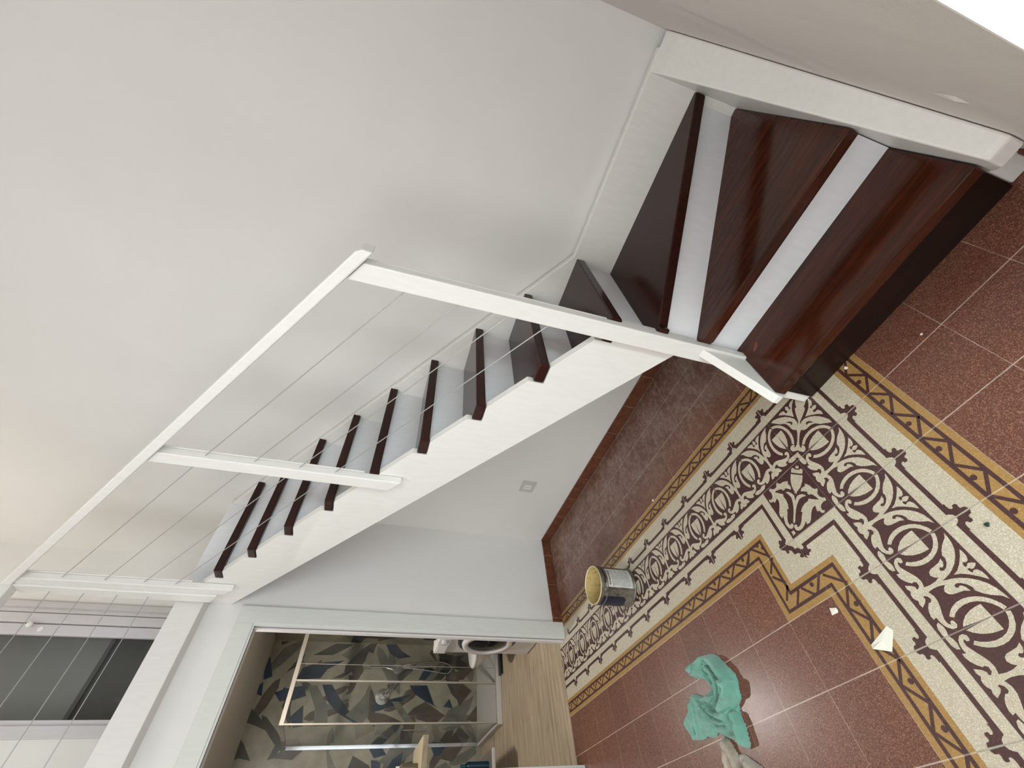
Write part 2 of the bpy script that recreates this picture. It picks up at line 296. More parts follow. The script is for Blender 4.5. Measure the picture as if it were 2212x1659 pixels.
SHARDS = [(1, [(-.369, 1.739), (-.367, 1.641), (-.514, 1.506), (-.714, 1.276), (-.707, 1.321), (-.604, 1.536), (-.515, 1.646)]), (1, [(-.367, .824), (-.365, .627), (-.544, .533), (-.575, .472), (-.512, .633), (-.448, .756)]), (2, [(-.575, .761), (-.512, .633), (-.638, .409), (-.713, .52), (-.667, .713)]), (1, [(-.442, 2.181), (-.411, 2.091), (-.378, 1.912), (-.47, 1.867), (-.508, 1.991), (-.516, 2.105)]), (1, [(-.646, 1.971), (-.545, 1.87), (-.717, 1.826), (-.73, 1.911)]), (1, [(-.544, 1.203), (-.505, 1.072), (-.448, .795), (-.544, .953), (-.59, 1.094), (-.605, 1.182)]), (2, [(-.605, 1.2), (-.62, 1.052), (-.718, .781), (-.709, .983), (-.693, 1.183)]), (1, [(-.559, .433), (-.487, .368), (-.575, .324)]), (3, [(-.713, .462), (-.591, .372), (-.461, .092), (-.575, .133), (-.715, .25)]), (2, [(-.67, .172), (-.51, .02), (-.724, .022)]), (1, [(-.398, 2.363), (-.352, 2.314), (-.473, 2.286), (-.458, 2.332)]), (4, [(-.574, 2.336), (-.645, 2.238), (-.769, 2.082), (-.713, 2.243), (-.685, 2.34)]), (4, [(-.805, 2.346), (-.844, 2.3), (-.965, 2.2), (-.944, 2.304), (-.956, 2.336)]), (1, [(-.332, 2.004), (-.219, 1.978), (-.174, 1.847), (-.142, 1.558), (-.23, 1.722), (-.313, 1.772)]), (4, [(-.099, 1.905), (.023, 1.693), (.02, 1.498), (-.093, 1.702)]), (4, [(-.27, 2.129), (-.17, 2.065), (-.083, 1.983), (-.186, 2.006)]), (1, [(.032, 1.141), (.036, 1.019), (-.037, .947), (-.089, .838), (-.11, .978), (-.059, 1.086)]), (2, [(-.175, 1.512), (-.172, 1.361), (-.307, 1.37), (-.308, 1.426)]), (4, [(-.311, 1.646), (-.226, 1.482), (-.216, 1.428), (-.31, 1.555)]), (1, [(-.315, .731), (-.193, .663), (-.208, .558), (-.314, .651)]), (4, [(-.313, .571), (-.076, .355), (-.054, .203), (-.312, .469)]), (2, [(-.312, .448), (-.24, .348), (-.162, .049), (-.308, .22)]), (3, [(-.378, 1.877), (-.377, 1.789), (-.545, 1.638), (-.719, 1.592), (-.718, 1.726), (-.575, 1.751)]), (1, [(-.862, 1.185), (-.878, 1.044), (-.947, .98), (-.971, 1.096)]), (1, [(-.983, 1.119), (-.992, 1.024), (-1.075, 1.026), (-1.073, 1.102)]), (2, [(-.95, 2.033), (-.901, 1.958), (-.879, 1.744), (-.967, 1.843)]), (4, [(-.962, 2.059), (-.796, 2.009), (-.85, 1.959), (-.951, 2.002)]), (1, [(-.858, .564), (-.862, .321), (-.947, .299), (-.97, .5)]), (4, [(.022, 2.272), (.03, 2.183), (-.013, 2.251)]), (1, [(-.161, 2.367), (-.126, 2.327), (-.304, 2.246), (-.336, 2.319)]), (3, [(-.634, 1.442), (-.514, 1.327), (-.387, 1.242), (-.635, 1.212), (-.707, 1.268)]), (3, [(-.513, .996), (-.513, .92), (-.711, .726), (-.711, .819)]), (2, [(-.362, .343), (-.343, .219), (-.411, .113), (-.559, .254)]), (3, [(-.091, 1.608), (.021, 1.479), (.025, 1.361), (-.14, 1.501)]), (3, [(-.998, 1.057), (-.867, .87), (-.912, .686), (-1.041, .88)]), (2, [(-.73, .249), (-.821, .131), (-1.015, .315), (-.984, .463)])]
CLOTH_OUT = [(1.236, -1.36), (1.271, -1.348), (1.326, -1.35), (1.388, -1.349), (1.442, -1.362), (1.463, -1.377), (1.484, -1.407), (1.503, -1.434), (1.52, -1.458), (1.519, -1.478), (1.507, -1.503), (1.499, -1.531), (1.472, -1.545), (1.461, -1.573), (1.463, -1.602), (1.456, -1.632), (1.449, -1.659), (1.435, -1.665), (1.409, -1.655), (1.374, -1.628), (1.33, -1.608), (1.298, -1.59), (1.285, -1.598), (1.257, -1.597), (1.227, -1.589), (1.201, -1.593), (1.166, -1.587), (1.124, -1.579), (1.122, -1.562), (1.108, -1.54), (1.093, -1.518), (1.125, -1.501), (1.162, -1.486), (1.167, -1.47), (1.196, -1.458), (1.228, -1.444), (1.256, -1.453), (1.292, -1.471), (1.323, -1.468), (1.357, -1.461), (1.354, -1.444), (1.351, -1.429), (1.328, -1.418), (1.29, -1.408), (1.265, -1.389)]
CLOTH_FOLDS = [([(1.306, -1.384), (1.411, -1.372), (1.449, -1.395), (1.471, -1.435), (1.484, -1.476), (1.465, -1.506)], 0.0195, 0.05), ([(1.471, -1.493), (1.439, -1.524), (1.391, -1.552)], 0.0276, 0.048), ([(1.39, -1.399), (1.41, -1.416), (1.421, -1.458), (1.399, -1.488), (1.363, -1.502)], 0.0124, 0.036), ([(1.363, -1.502), (1.313, -1.481), (1.268, -1.464), (1.235, -1.452)], 0.0111, 0.026), ([(1.293, -1.513), (1.327, -1.546), (1.376, -1.57), (1.4, -1.566)], 0.0163, 0.036), ([(1.447, -1.575), (1.443, -1.609), (1.437, -1.654)], 0.0163, 0.041), ([(1.419, -1.603), (1.406, -1.63), (1.367, -1.624)], 0.0098, 0.026), ([(1.278, -1.364), (1.345, -1.396), (1.358, -1.417)], 0.0195, 0.026), ([(1.26, -1.504), (1.287, -1.542), (1.327, -1.573), (1.36, -1.583)], 0.013, 0.022), ([(1.2, -1.489), (1.18, -1.538), (1.166, -1.571)], 0.0228, 0.017)]
CLOTH_CREASES = [[(1.418, -1.378), (1.435, -1.413), (1.444, -1.449), (1.429, -1.481)], [(1.406, -1.378), (1.382, -1.394), (1.367, -1.417), (1.374, -1.447)], [(1.419, -1.405), (1.438, -1.436), (1.438, -1.463)], [(1.387, -1.48), (1.383, -1.494), (1.363, -1.502)], [(1.248, -1.466), (1.273, -1.495), (1.293, -1.513), (1.323, -1.545), (1.363, -1.568), (1.396, -1.577), (1.414, -1.562)], [(1.475, -1.541), (1.431, -1.547), (1.389, -1.555), (1.379, -1.541), (1.38, -1.524)], [(1.374, -1.515), (1.337, -1.513), (1.293, -1.513)], [(1.44, -1.589), (1.42, -1.61), (1.411, -1.632), (1.375, -1.626)], [(1.338, -1.383), (1.312, -1.392), (1.277, -1.39)], [(1.429, -1.481), (1.403, -1.5), (1.379, -1.509)], [(1.318, -1.571), (1.328, -1.578), (1.365, -1.584), (1.384, -1.579)], [(1.173, -1.547), (1.171, -1.562)]]

# ================================================================ SETTING
XW = lambda y: 3.283 + 0.075 * (y + 0.96)           # right-hand wall plane
YWIN, YW2 = -1.385, -2.04                                       # edge of its window recess

# ---------------- main floor with its inlaid tile border
def floor_main():
    V, F, MI = [], [], []
    def poly(P, z, mi):
        if z >= 0.0004: z += (len(F) % 23) * 2e-5
        n = len(V); V.extend((x, y, z) for x, y in P)
        a = sum(P[i][0] * P[(i + 1) % len(P)][1] - P[(i + 1) % len(P)][0] * P[i][1] for i in range(len(P)))
        idx = list(range(n, n + len(P))); F.append(idx if a > 0 else idx[::-1]); MI.append(mi)
    RED_, YEL, CRE, MAR = 0, 1, 2, 3
    poly([(-0.10, -4.6), (3.7, -4.6), (3.7, 0.1), (-0.10, 0.1)], 0, RED_)
    CX, CY = 2.27, -1.01                              # inner corner of the floral band
    xe, ye = -0.10, -4.6
    def off(d):                                       # stepped inner outline at distance d from the floral band
        return [(xe, CY - d), (2.07 - d, CY - d), (2.07 - d, -1.21 - d), (CX - d, -1.21 - d), (CX - d, ye)]
    def inner(d1, d2, z, mi):
        a, b = off(d1), off(d2)
        for i in range(4): poly([a[i], a[i + 1], b[i + 1], b[i]], z, mi)
    def outer(d1, d2, z, mi):
        y0, x0 = -0.81, 2.47
        poly([(xe, y0 + d1), (x0 + d1, y0 + d1), (x0 + d2, y0 + d2), (xe, y0 + d2)], z, mi)
        poly([(x0 + d1, y0 + d1), (x0 + d1, ye), (x0 + d2, ye), (x0 + d2, y0 + d2)], z, mi)
    for fn in (inner, outer):
        fn(0.0, 0.109, 0.0002, CRE); fn(0.109, 0.2, 0.0002, YEL)
        fn(0.1255, 0.136, 0.0004, MAR); fn(0.1705, 0.1805, 0.0004, MAR)
    poly([(xe, -0.81), (2.47, -0.81), (2.47, -1.01), (xe, -1.01)], 0.0002, MAR)
    poly([(2.27, -1.01), (2.47, -1.01), (2.47, ye), (2.27, ye)], 0.0002, MAR)
    poly([(2.07, -1.01), (2.27, -1.01), (2.27, -1.21), (2.07, -1.21)], 0.00025, MAR)
    # frames mapping local (u along, v across) to the floor
    Yk = lambda y0: (lambda u, v: (2.47 - 0.2 * v, y0 - 0.2 * u))
    Xk = lambda x0: (lambda u, v: (x0 + 0.2 * u, -0.81 - 0.2 * v))
    def put(P, fn, mi, z=0.0005, mir=False, ok=None):
        Q = [fn(1 - u if mir else u, v) for u, v in P]
        if ok is None or ok(Q): poly(Q, z, mi)
    tiles = [(Xk(2.07 - 0.2 * k), k) for k in range(0, 12)] + [(Yk(-1.01 - 0.2 * k), k) for k in range(0, 10)]
    def clampu(P): return [(min(max(u, 0.0), 1.0), v) for u, v in P]
    def clamph(P): return [(min(max(u, 0.0), 0.5), v) for u, v in P]
    for fn, k in tiles:
        for mir in (False, True):
            for P in (RING, SHIELD, LEAF, LEAFLET, SCROLL, BUD): put(clamph(P), fn, CRE, 0.0004 + 0.00002 * (P is BUD), mir)
    # the corner tile of the floral band: ring and shield halves from both neighbours, plus its own lily
    for P in (RING, SHIELD):
        P = clampu(P)
        poly([(2.47 - 0.2 * v, -1.01 + 0.2 * u) for u, v in P], 0.0004, CRE)
        poly([(2.27 + 0.2 * u, -0.81 - 0.2 * v) for u, v in P], 0.0004, CRE)
    for P in (CSTEM, CTRI, CCHEV):
        poly([(2.27 + 0.2 * a, -0.81 - 0.2 * b) for a, b in P], 0.0004, CRE)
        poly([(2.27 + 0.2 * (1 - b), -0.81 - 0.2 * (1 - a)) for a, b in P], 0.0004, CRE)
    for P in GOBLET:
        poly([(2.07 + 0.2 * a, -1.01 - 0.2 * b) for a, b in P], 0.0004, CRE)
        poly([(2.07 + 0.2 * (1 - b), -1.01 - 0.2 * (1 - a)) for a, b in P], 0.0004, CRE)
    # border tiles: line with a cross-shaped ornament at each joint, zigzag with dots
    def seg(p, q, wd, z=0.00042):
        dx, dy = q[0] - p[0], q[1] - p[1]; L = math.hypot(dx, dy); nx, ny = -dy / L * wd / 2, dx / L * wd / 2
        poly([(p[0] + nx, p[1] + ny), (q[0] + nx, q[1] + ny), (q[0] - nx, q[1] - ny), (p[0] - nx, p[1] - ny)], z, MAR)
    def dot(c, r=0.0075): poly([(c[0] + r * math.cos(a * 0.5236), c[1] + r * math.sin(a * 0.5236)) for a in range(12)], 0.00043, MAR)
    fle = [(min(max(u, 0), 1), (v - 1) * 0.2) for u, v in FLEUR]
    def border(fn, half=(True, True), zig=True, line=True):   # fn(u, d): u 0..1 along one tile, d metres outward
        if line:
            poly([fn(0.085 if half[0] else 0, 0.0285), fn(0.915 if half[1] else 1, 0.0285), fn(0.915 if half[1] else 1, 0.0415), fn(0.085 if half[0] else 0, 0.0415)], 0.0004, MAR)
            if half[0]: poly([fn(u, d) for u, d in fle], 0.00045, MAR)
            if half[1]: poly([fn(1 - u, d) for u, d in fle], 0.00045, MAR)
        if zig:
            for a, b in (((0.0, 0.134), (0.25, 0.173)), ((0.25, 0.173), (0.5, 0.134)), ((0.5, 0.134), (0.75, 0.173)), ((0.75, 0.173), (1.0, 0.134))):
                seg(fn(*a), fn(*b), 0.0085)
            dot(fn(0.25, 0.1425)); dot(fn(0.75, 0.1425))
    for k in range(0, 12): border(lambda u, d, x0=2.27 - 0.2 * k: (x0 + 0.2 * u, -0.81 + d))
    for k in range(0, 12): border(lambda u, d, y0=-0.81 - 0.2 * k: (2.47 + d, y0 - 0.2 * u))
    for k in range(0, 10): border(lambda u, d, x0=1.67 - 0.2 * k: (x0 + 0.2 * u, -1.01 - d))
    for k in range(0, 10): border(lambda u, d, y0=-1.41 - 0.2 * k: (2.27 - d, y0 - 0.2 * u))
    # stepped corner tiles
    border(lambda u, d: (1.87 + 0.2 * u, -1.01 - d), (True, False), zig=False, line=False)
    a, b = 0.0285, 0.0415
    poly([(1.887, -1.01 - a), (2.07 - a, -1.01 - a), (2.07 - b, -1.01 - b), (1.887, -1.01 - b)], 0.0004, MAR)
    poly([(2.07 - a, -1.01 - a), (2.07 - a, -1.193), (2.07 - b, -1.193), (2.07 - b, -1.01 - b)], 0.0004, MAR)
    poly([(2.087, -1.21 - a), (2.27 - a, -1.21 - a), (2.27 - b, -1.21 - b), (2.087, -1.21 - b)], 0.0004, MAR)
    poly([(2.27 - a, -1.21 - a), (2.27 - a, -1.393), (2.27 - b, -1.393), (2.27 - b, -1.21 - b)], 0.0004, MAR)
    poly([(1.87 + 0.2 * u, -1.01 - d) for u, d in fle], 0.00045, MAR)
    poly([(2.27 - d, -1.41 + 0.2 * u) for u, d in fle], 0.00045, MAR)
    poly(MIDFLEUR, 0.00046, MAR)
    for s_ in STEPSEG: seg(s_[0], s_[1], 0.0085)
    for d_ in STEPDOT: dot(d_)
    me = bpy.data.meshes.new('floor'); me.from_pydata(V, [], F)
    for m in (RED, YELLOW, CREAM, MAROON): me.materials.append(m)
    for p, i in zip(me.polygons, MI): p.material_index = i
    me.update()
    o = bpy.data.objects.new('floor', me); COL.objects.link(o); return struct(o)
floor_main()
sbox('floor_base', (-0.1, -4.6, -0.2), (3.7, 0.1, -0.003), WALL)
sbox('floor_bathroom', (-2.75, -2.6, -0.2), (-0.10, 0.14, 0.003), BFLOOR)

# ---------------- walls
sbox('wall_back', (-0.9, 0.012, 0.0), (3.75, 0.15, 4.6), WALL)
m = MB()                                             # left wall with the bathroom doorway
m.box((-0.10, -0.765, 0), (-0.0, 0.012, 2.38)); m.box((-0.10, -1.478, 2.084), (0.0, -0.765, 2.38)); m.box((-0.10, -4.6, 0), (0.0, -1.478, 2.38))
struct(m.build('wall_left', WALL))
m = MB()                                             # right wall with the window recess
def rp(y0, y1, z0, z1): m.prism([(XW(y0), y0), (3.75, y0), (3.75, y1), (XW(y1), y1)], 'Z', z0, z1)
rp(0.012, YWIN, 0, 4.6); rp(YWIN, YW2, 2.35, 4.6); rp(YW2, -4.6, 0, 4.6)
struct(m.build('wall_right', WALLC, bevel=0.003))
m = MB()                                             # raised plaster scar on the right wall
P = [(-0.941, 0.52), (-1.0, 0.533), (-1.05, 0.531), (-1.052, 0.462), (-1.03, 0.44), (-0.98, 0.425), (-0.945, 0.455)]
cen = (-1.045, 0.515)
V = [(XW(y) + 0.004, y, z) for y, z in P] + [(XW(cen[0]) - 0.006, cen[0], cen[1])]
m.add(V, [(i, (i + 1) % 7, 7) for i in range(7)]); sc = m.build('trim_2', WALLC); sc['kind'] = 'structure'
sbox('wall_front', (-0.9, -4.75, 0), (3.75, -4.6, 4.6), WALL)
sbox('ceiling', (-0.9, -4.6, 4.6), (3.75, 0.012, 4.7), CEIL)
m = MB()                                             # upper wall behind the landing with the window opening
m.box((-0.9, -0.46, 2.5), (-0.75, 0.012, 4.6)); m.box((-0.9, -4.6, 2.5), (-0.75, -1.13, 4.6)); m.box((-0.9, -1.13, 4.3), (-0.75, -0.46, 4.6))
struct(m.build('wall_landing', WALL))
m = MB(); m.box((-0.9, -4.6, 2.38), (0.06, 0.012, 2.498)); m.box((0.06, -0.64, 2.40), (0.135, -0.0, 2.498)); struct(m.build('floor_landing', WALL))
sbox('trim_1', (0.0, -4.6, 2.372), (0.1, -0.66, 2.52), BEAMW, bevel=0.004)

# skirting
m = MB(); m.box((0.0, 0.0, 0), (3.2, 0.012, 0.078)); struct(m.build('baseboard_back', SKIRT, bevel=0.003))
m = MB(); m.box((0.0, -0.664, 0), (0.012, 0.0, 0.075)); struct(m.build('baseboard_left', SKIRT, bevel=0.003))
m = MB(); m.prism([(XW(-0.88) - 0.012, -0.88), (XW(-0.88), -0.88), (XW(YWIN), YWIN), (XW(YWIN) - 0.012, YWIN)], 'Z', 0, 0.085); struct(m.build('baseboard_right', SKIRT, bevel=0.003))

# doorway casing
door = thing('door_1', (0, -1.12, 0)); struct(door)
def frame_poly(a, bz, x0, x1, name, mat, yl, wd):
    mm = MB()
    mm.box((x0, a - 0 * wd, 0), (x1, a + wd, bz + wd)); mm.box((x0, yl - wd, 0), (x1, yl, bz + wd)); mm.box((x0, yl, bz), (x1, a, bz + wd))
    return mm.build(name, mat, door, bevel=0.002)
frame_poly(-0.765, 2.084, 0.0, 0.014, 'door_casing', CASING, -1.478, 0.099)
frame_poly(-0.777, 2.072, 0.0, 0.008, 'door_jamb_lip', CASING, -1.466, 0.013)
mm = MB(); mm.box((-0.10, -0.771, 0), (0.0, -0.764, 2.084)); mm.box((-0.10, -1.479, 0), (0.0, -1.472, 2.084)); mm.box((-0.10, -1.479, 2.078), (0.0, -0.764, 2.085)); mm.box((-0.055, -0.783, 0), (-0.03, -0.771, 2.078)); mm.build('door_jamb', BEAMW, door)
mm = MB(); mm.box((-0.030, -0.7735, 0), (-0.0265, -0.7708, 2.078)); mm.box((-0.030, -1.478, 2.0755), (-0.0265, -0.771, 2.078)); mm.build('door_gasket', plain('gasket', lin(96, 92, 86)), door)
pbox('strike_plate', (-0.076, -0.7735, 0.99), (-0.058, -0.771, 1.17), CHROME, door)
mm = MB(); mm.lathe([(0.007, 0), (0.007, 0.002), (0.0001, 0.002)], (-0.064, -0.7735, 1.21), 'Y', 12); mm.build('latch_hole', BLACK, door)

# window above the landing
win = thing('window_1', (-0.75, -0.8, 2.5)); struct(win)
mm = MB()
mm.box((-0.75, -0.430, 2.5), (-0.733, -0.393, 4.33)); mm.box((-0.77, -0.462, 2.5), (-0.745, -0.436, 4.33)); mm.box((-0.765, -0.528, 2.5), (-0.738, -0.468, 4.33)); mm.box((-0.765, -1.145, 4.24), (-0.738, -0.393, 4.33)); mm.box((-0.765, -1.15, 2.5), (-0.735, -1.088, 4.33))
mm.build('window_frame', paint('window_paint', lin(200, 198, 200), 0.4), win, bevel=0.003)
mm = MB(); mm.box((-0.775, -0.600, 2.5), (-0.750, -0.533, 4.24)); mm.box((-0.775, -1.086, 2.5), (-0.750, -1.058, 4.24)); mm.box((-0.775, -1.086, 4.17), (-0.750, -0.533, 4.24)); mm.box((-0.775, -1.086, 2.5), (-0.750, -0.533, 2.6))
mm.build('window_sash', paint('sash_paint', lin(200, 198, 202), 0.4), win, bevel=0.003)
pbox('pane', (-0.768, -1.058, 2.6), (-0.764, -0.600, 4.17), GLASS, win)
mm = MB(); mm.lathe([(0.006, -0.75), (0.006, -0.728), (0.017, -0.722), (0.019, -0.714), (0.014, -0.708), (0.0001, -0.707)], (0, -0.552, 3.585), 'X', 20)
mm.build('window_knob', PLASTIC, win, smooth=True)
mm = MB(); mm.lathe([(0.016, -0.75), (0.016, -0.747), (0.0001, -0.7465)], (0, -0.566, 3.525), 'X', 20); mm.lathe([(0.003, -0.746), (0.0001, -0.7455)], (0, -0.566, 3.525), 'X', 8); mm.build('keyhole_plate', PLASTIC, win)
SH1 = plain('grey_shutter', lin(114, 115, 114), 0.6); SH2 = plain('dark_shutter', lin(66, 66, 64), 0.6)
mm = MB(); mm.box((-0.90, -1.13, 3.14), (-0.885, -0.46, 4.3)); mm.build('shutter', SH1, win)
mm = MB(); mm.box((-0.915, -1.13, 2.5), (-0.902, -0.46, 3.2)); mm.build('shutter_lower_leaf', SH2, win)
mm = MB(); mm.box((-0.898, -1.13, 3.115), (-0.880, -0.46, 3.14)); mm.build('shutter_rail', plain('shutter_rail', lin(70, 70, 68), 0.6), win)

# right-hand window in its recess
w2 = thing('window_2', (3.6, -1.95, 0)); struct(w2)
mm = MB()
for y0, y1 in ((YWIN - 0.05, YWIN), (YW2, YW2 + 0.05)): mm.box((3.58, y0, 0), (3.64, y1, 2.35))
mm.box((3.58, YW2, 2.29), (3.64, YWIN, 2.35)); mm.box((3.58, YW2, 0.0), (3.64, YWIN, 0.06))
mm.build('window_frame', WHITE, w2, bevel=0.003)
pbox('pane', (3.608, YW2 + 0.05, 0.06), (3.612, YWIN - 0.05, 2.29), GLASS, w2)

# bathroom shell
sbox('wall_bathroom_side', (-2.75, 0.04, 0), (-0.10, 0.14, 2.4), BTILE[0])
def tiled_wall():
    V = [(-2.47, 0.04, 0), (-2.47, -2.4, 0), (-2.47, -2.4, 2.4), (-2.47, 0.04, 2.4), (-2.6, 0.04, 0), (-2.6, -2.4, 0), (-2.6, -2.4, 2.4), (-2.6, 0.04, 2.4)]
    F = [(0, 3, 2, 1), (4, 5, 6, 7), (0, 1, 5, 4), (3, 7, 6, 2), (0, 4, 7, 3), (1, 2, 6, 5)]; MI = [0] * 6
    rnd = random.Random(7)
    def put(P, mi, z=0.0012):
        n = len(V); V.extend((-2.47 + z, y, zz) for y, zz in P)
        a = sum(P[i][0] * P[(i + 1) % len(P)][1] - P[(i + 1) % len(P)][0] * P[i][1] for i in range(len(P)))
        idx = list(range(n, n + len(P))); F.append(idx if a > 0 else idx[::-1]); MI.append(mi)
    for i in range(70):
        cy, cz = rnd.uniform(-1.3, -0.05), rnd.uniform(0.1, 2.25); a = rnd.uniform(0.2, 1.4) + (1.57 if rnd.random() < 0.35 else 0); L = rnd.uniform(0.12, 0.30); W = L * rnd.uniform(0.16, 0.34)
        P = [(min(cy + L * math.cos(t) * math.cos(a) - W * math.sin(t) * math.sin(a), 0.039), min(max(cz + L * math.cos(t) * math.sin(a) + W * math.sin(t) * math.cos(a), 0.06), 2.33)) for t in (0, 0.7, 1.3, 2.2, 3.14, 3.9, 4.6, 5.6)]
        put(P, rnd.choice((2, 3, 3, 4, 0, 0)), 0.0001 + 0.00001 * i)
    for k, (mi, P) in enumerate(SHARDS): put([(min(y, 0.039), min(z, 2.39)) for y, z in P], mi, 0.001 + 0.00005 * k)
    for i in range(30):
        cy, cz = rnd.uniform(-2.3, -1.15), rnd.uniform(0.1, 2.3); a = rnd.uniform(0, 6.28); L = rnd.uniform(0.1, 0.28); W = L * rnd.uniform(0.25, 0.5)
        P = [(cy + L * math.cos(t) * math.cos(a) - W * math.sin(t) * math.sin(a), cz + L * math.cos(t) * math.sin(a) + W * math.sin(t) * math.cos(a)) for t in (0, 0.9, 1.6, 2.4, 3.14, 4.2, 5.2)]
        put(P, rnd.choice((1, 2, 3, 4)), 0.003 + 0.00005 * i)
    me = bpy.data.meshes.new('wall_bathroom_back'); me.from_pydata(V, [], F)
    for mt in BTILE: me.materials.append(mt)
    for p, i in zip(me.polygons, MI): p.material_index = i
    o = bpy.data.objects.new('wall_bathroom_back', me); COL.objects.link(o); return struct(o)
tiled_wall()
def side_tiles():
    m = MB(); rnd = random.Random(11)
    for i in range(46):
        cx, cz = rnd.uniform(-2.4, -0.3), rnd.uniform(0.1, 2.25); a = rnd.uniform(0, 6.28); L = rnd.uniform(0.12, 0.3); W = L * rnd.uniform(0.22, 0.4)
        P = [(min(max(cx + L * math.cos(t) * math.cos(a) - W * math.sin(t) * math.sin(a), -2.468), -0.11), min(max(cz + L * math.cos(t) * math.sin(a) + W * math.sin(t) * math.cos(a), 0.01), 2.33)) for t in (0, 0.9, 1.6, 2.4, 3.14, 4.2, 5.2)]
        m.add([(x, 0.039 - 0.00005 * i, z) for x, z in P], [tuple(range(7))], rnd.choice((0, 1, 2, 3)))
    o = m.build('wall_bathroom_side_tiles', BTILE[1:]); return struct(o)
side_tiles()
sbox('wall_bathroom_left', (-2.75, -2.5, 0), (-0.10, -2.4, 2.4), BTILE[0])
sbox('ceiling_bathroom', (-2.75, -2.4, 2.34), (-0.10, 0.04, 2.38), plaster('bathroom_ceiling', lin(200, 192, 180)))

# ================================================================ STAIRCASE
RISE, GO = 0.192, 0.2585
TZ = lambda n: RISE * n
TH = 0.042
LINE = lambda x: 0.974 + 0.7415 * (2.149 - x)       # top edge of the outer stringer
LOW = lambda x: 0.461 + 0.7487 * (2.394 - x)
YO, YI = -0.660, -0.630                              # faces of the outer stringer
st = thing('staircase', (2.45, -0.45, 0), 'white wooden staircase with dark treads, winding foot, sloping handrail and steel cables', 'staircase')

def nose(n): return 2.230 - GO * (n - 5)             # front edge of the straight treads
# outer stringer, notched for each tread end
pts = [(2.478, LINE(2.478))]
for n in range(4, 13):
    xf = nose(n) if n > 4 else 2.478
    zb = TZ(n) - TH + (0.004 if n == 4 else 0); xb = xf - 0.085
    if n == 4: xf = 2.4755
    xc = 2.149 - (zb - 0.974) / 0.7415
    pts += [(min(xc, xf + 0.004), zb - 0.003), (xb - 0.004, zb - 0.003), (xb - 0.004, LINE(xb - 0.004))]
pts += [(0.135, LINE(0.135)), (0.10, 2.372), (0.001, 2.372), (0.001, LOW(0.001)), (2.40, LOW(2.40)), (2.478, 0.402)]
m = MB(); m.prism(pts, 'Y', YO, YI); m.build('stringer', WHITE, st, bevel=0.0025)
# short outer stringer at the foot
prof = [(-0.913, 0.198), (-0.922, 0.188), (-0.922, 0.172), (-0.914, 0.160), (-0.885, 0.132), (-0.868, 0.100), (-0.865, 0.0), (-0.632, 0.0), (-0.632, 0.44), (-0.66, 0.418)]
m = MB(); m.prism(prof, 'X', 2.440, 2.472); m.build('short_stringer', WHITE, st, bevel=0.002)
# wall stringers
m = MB(); m.prism([(0.135, 2.487), (2.476, 0.786), (3.30, 0.781), (3.30, 0.05), (2.476, 0.38), (0.135, 2.2)], 'Y', -0.036, -0.0005); m.build('wall_stringer', WHITE, st, bevel=0.003)
prof = [(-0.0305, 0.781), (-0.10, 0.752), (-0.965, 0.268), (-0.978, 0.255), (-0.974, 0.205), (-0.925, 0.150), (-0.885, 0.115), (-0.868, 0.095), (-0.868, 0.0), (-0.0305, 0.0)]
V = []; n = len(prof)
for y, z in prof: V.append((3.222 + 0.004 * min(1, (-y)), y, z))
for y, z in prof: V.append((XW(y) - 0.0015, y, z))
m = MB(); m.add(V, [tuple(range(n)), tuple(range(n, 2 * n))[::-1]] + [(i, (i + 1) % n, n + (i + 1) % n, n + i) for i in range(n)]); m.build('wall_stringer', WHITE, st, bevel=0.006)

XI = 2.4725; XR = 3.2215
def tread(n, poly, mat, label=None):
    z = TZ(n); m = MB(); m.prism(poly, 'Z', z - TH, z); o = m.build('tread', mat, st, bevel=0.005)
    if label: o['label'] = label
    TREADS.append(o); return o
TREADS = []
tread(1, [(XI, -0.905), (XR, -0.905), (XR, -0.612), (XI, -0.612)], WOODX, 'wide lowest tread with reddish worn varnish')
tread(2, [(XI, -0.66), (2.50, -0.672), (XR, -0.672), (XR, -0.0305), (3.17, -0.0305), (2.4735, -0.615)], WOODX, 'second winder tread, red-brown with worn front edge')
tread(3, [(2.500, -0.666), (2.500, -0.640), (3.2205, -0.052), (3.2205, -0.0305), (2.43, -0.0305), (2.43, -0.628), (2.4735, -0.628), (2.4735, -0.668)][::1], WOOD)
tread(4, [(2.197, YI + 0.001), (2.39, YI + 0.001), (2.39, YO - 0.001), (2.4895, -0.657), (2.470, -0.0305), (2.197, -0.0305)], WOOD)
for n in range(5, 13):
    xf = nose(n)
    tread(n, [(xf, YO - 0.001), (xf, -0.0305), (xf - GO - 0.03, -0.0305), (xf - GO - 0.03, YI + 0.001), (xf - 0.085, YI + 0.001), (xf - 0.085, YO - 0.001)], WOOD)
WORN = stained('worn_varnish', lin(150, 84, 48), lin(126, 62, 32), lin(104, 50, 28), 'X', 0.3)
def worn(label, pieces):
    m = MB()
    for k, (P, z) in enumerate(pieces): m.add([(x, y, z + 0.0004 + 0.00003 * k) for x, y in P], [tuple(range(len(P)))])
    o = m.build('worn_patch', WORN, TREADS[0]); o['label'] = label
def ell(cx, cy, a, b, rot):
    return [(cx + a * math.cos(t) * math.cos(rot) - b * math.sin(t) * math.sin(rot), cy + a * math.cos(t) * math.sin(rot) + b * math.sin(t) * math.cos(rot)) for t in [k * 0.7854 for k in range(8)]]
worn('orange worn spots in the varnish near the outer end', [(ell(2.535, -0.70, 0.020, 0.007, 0.5), TZ(1))])
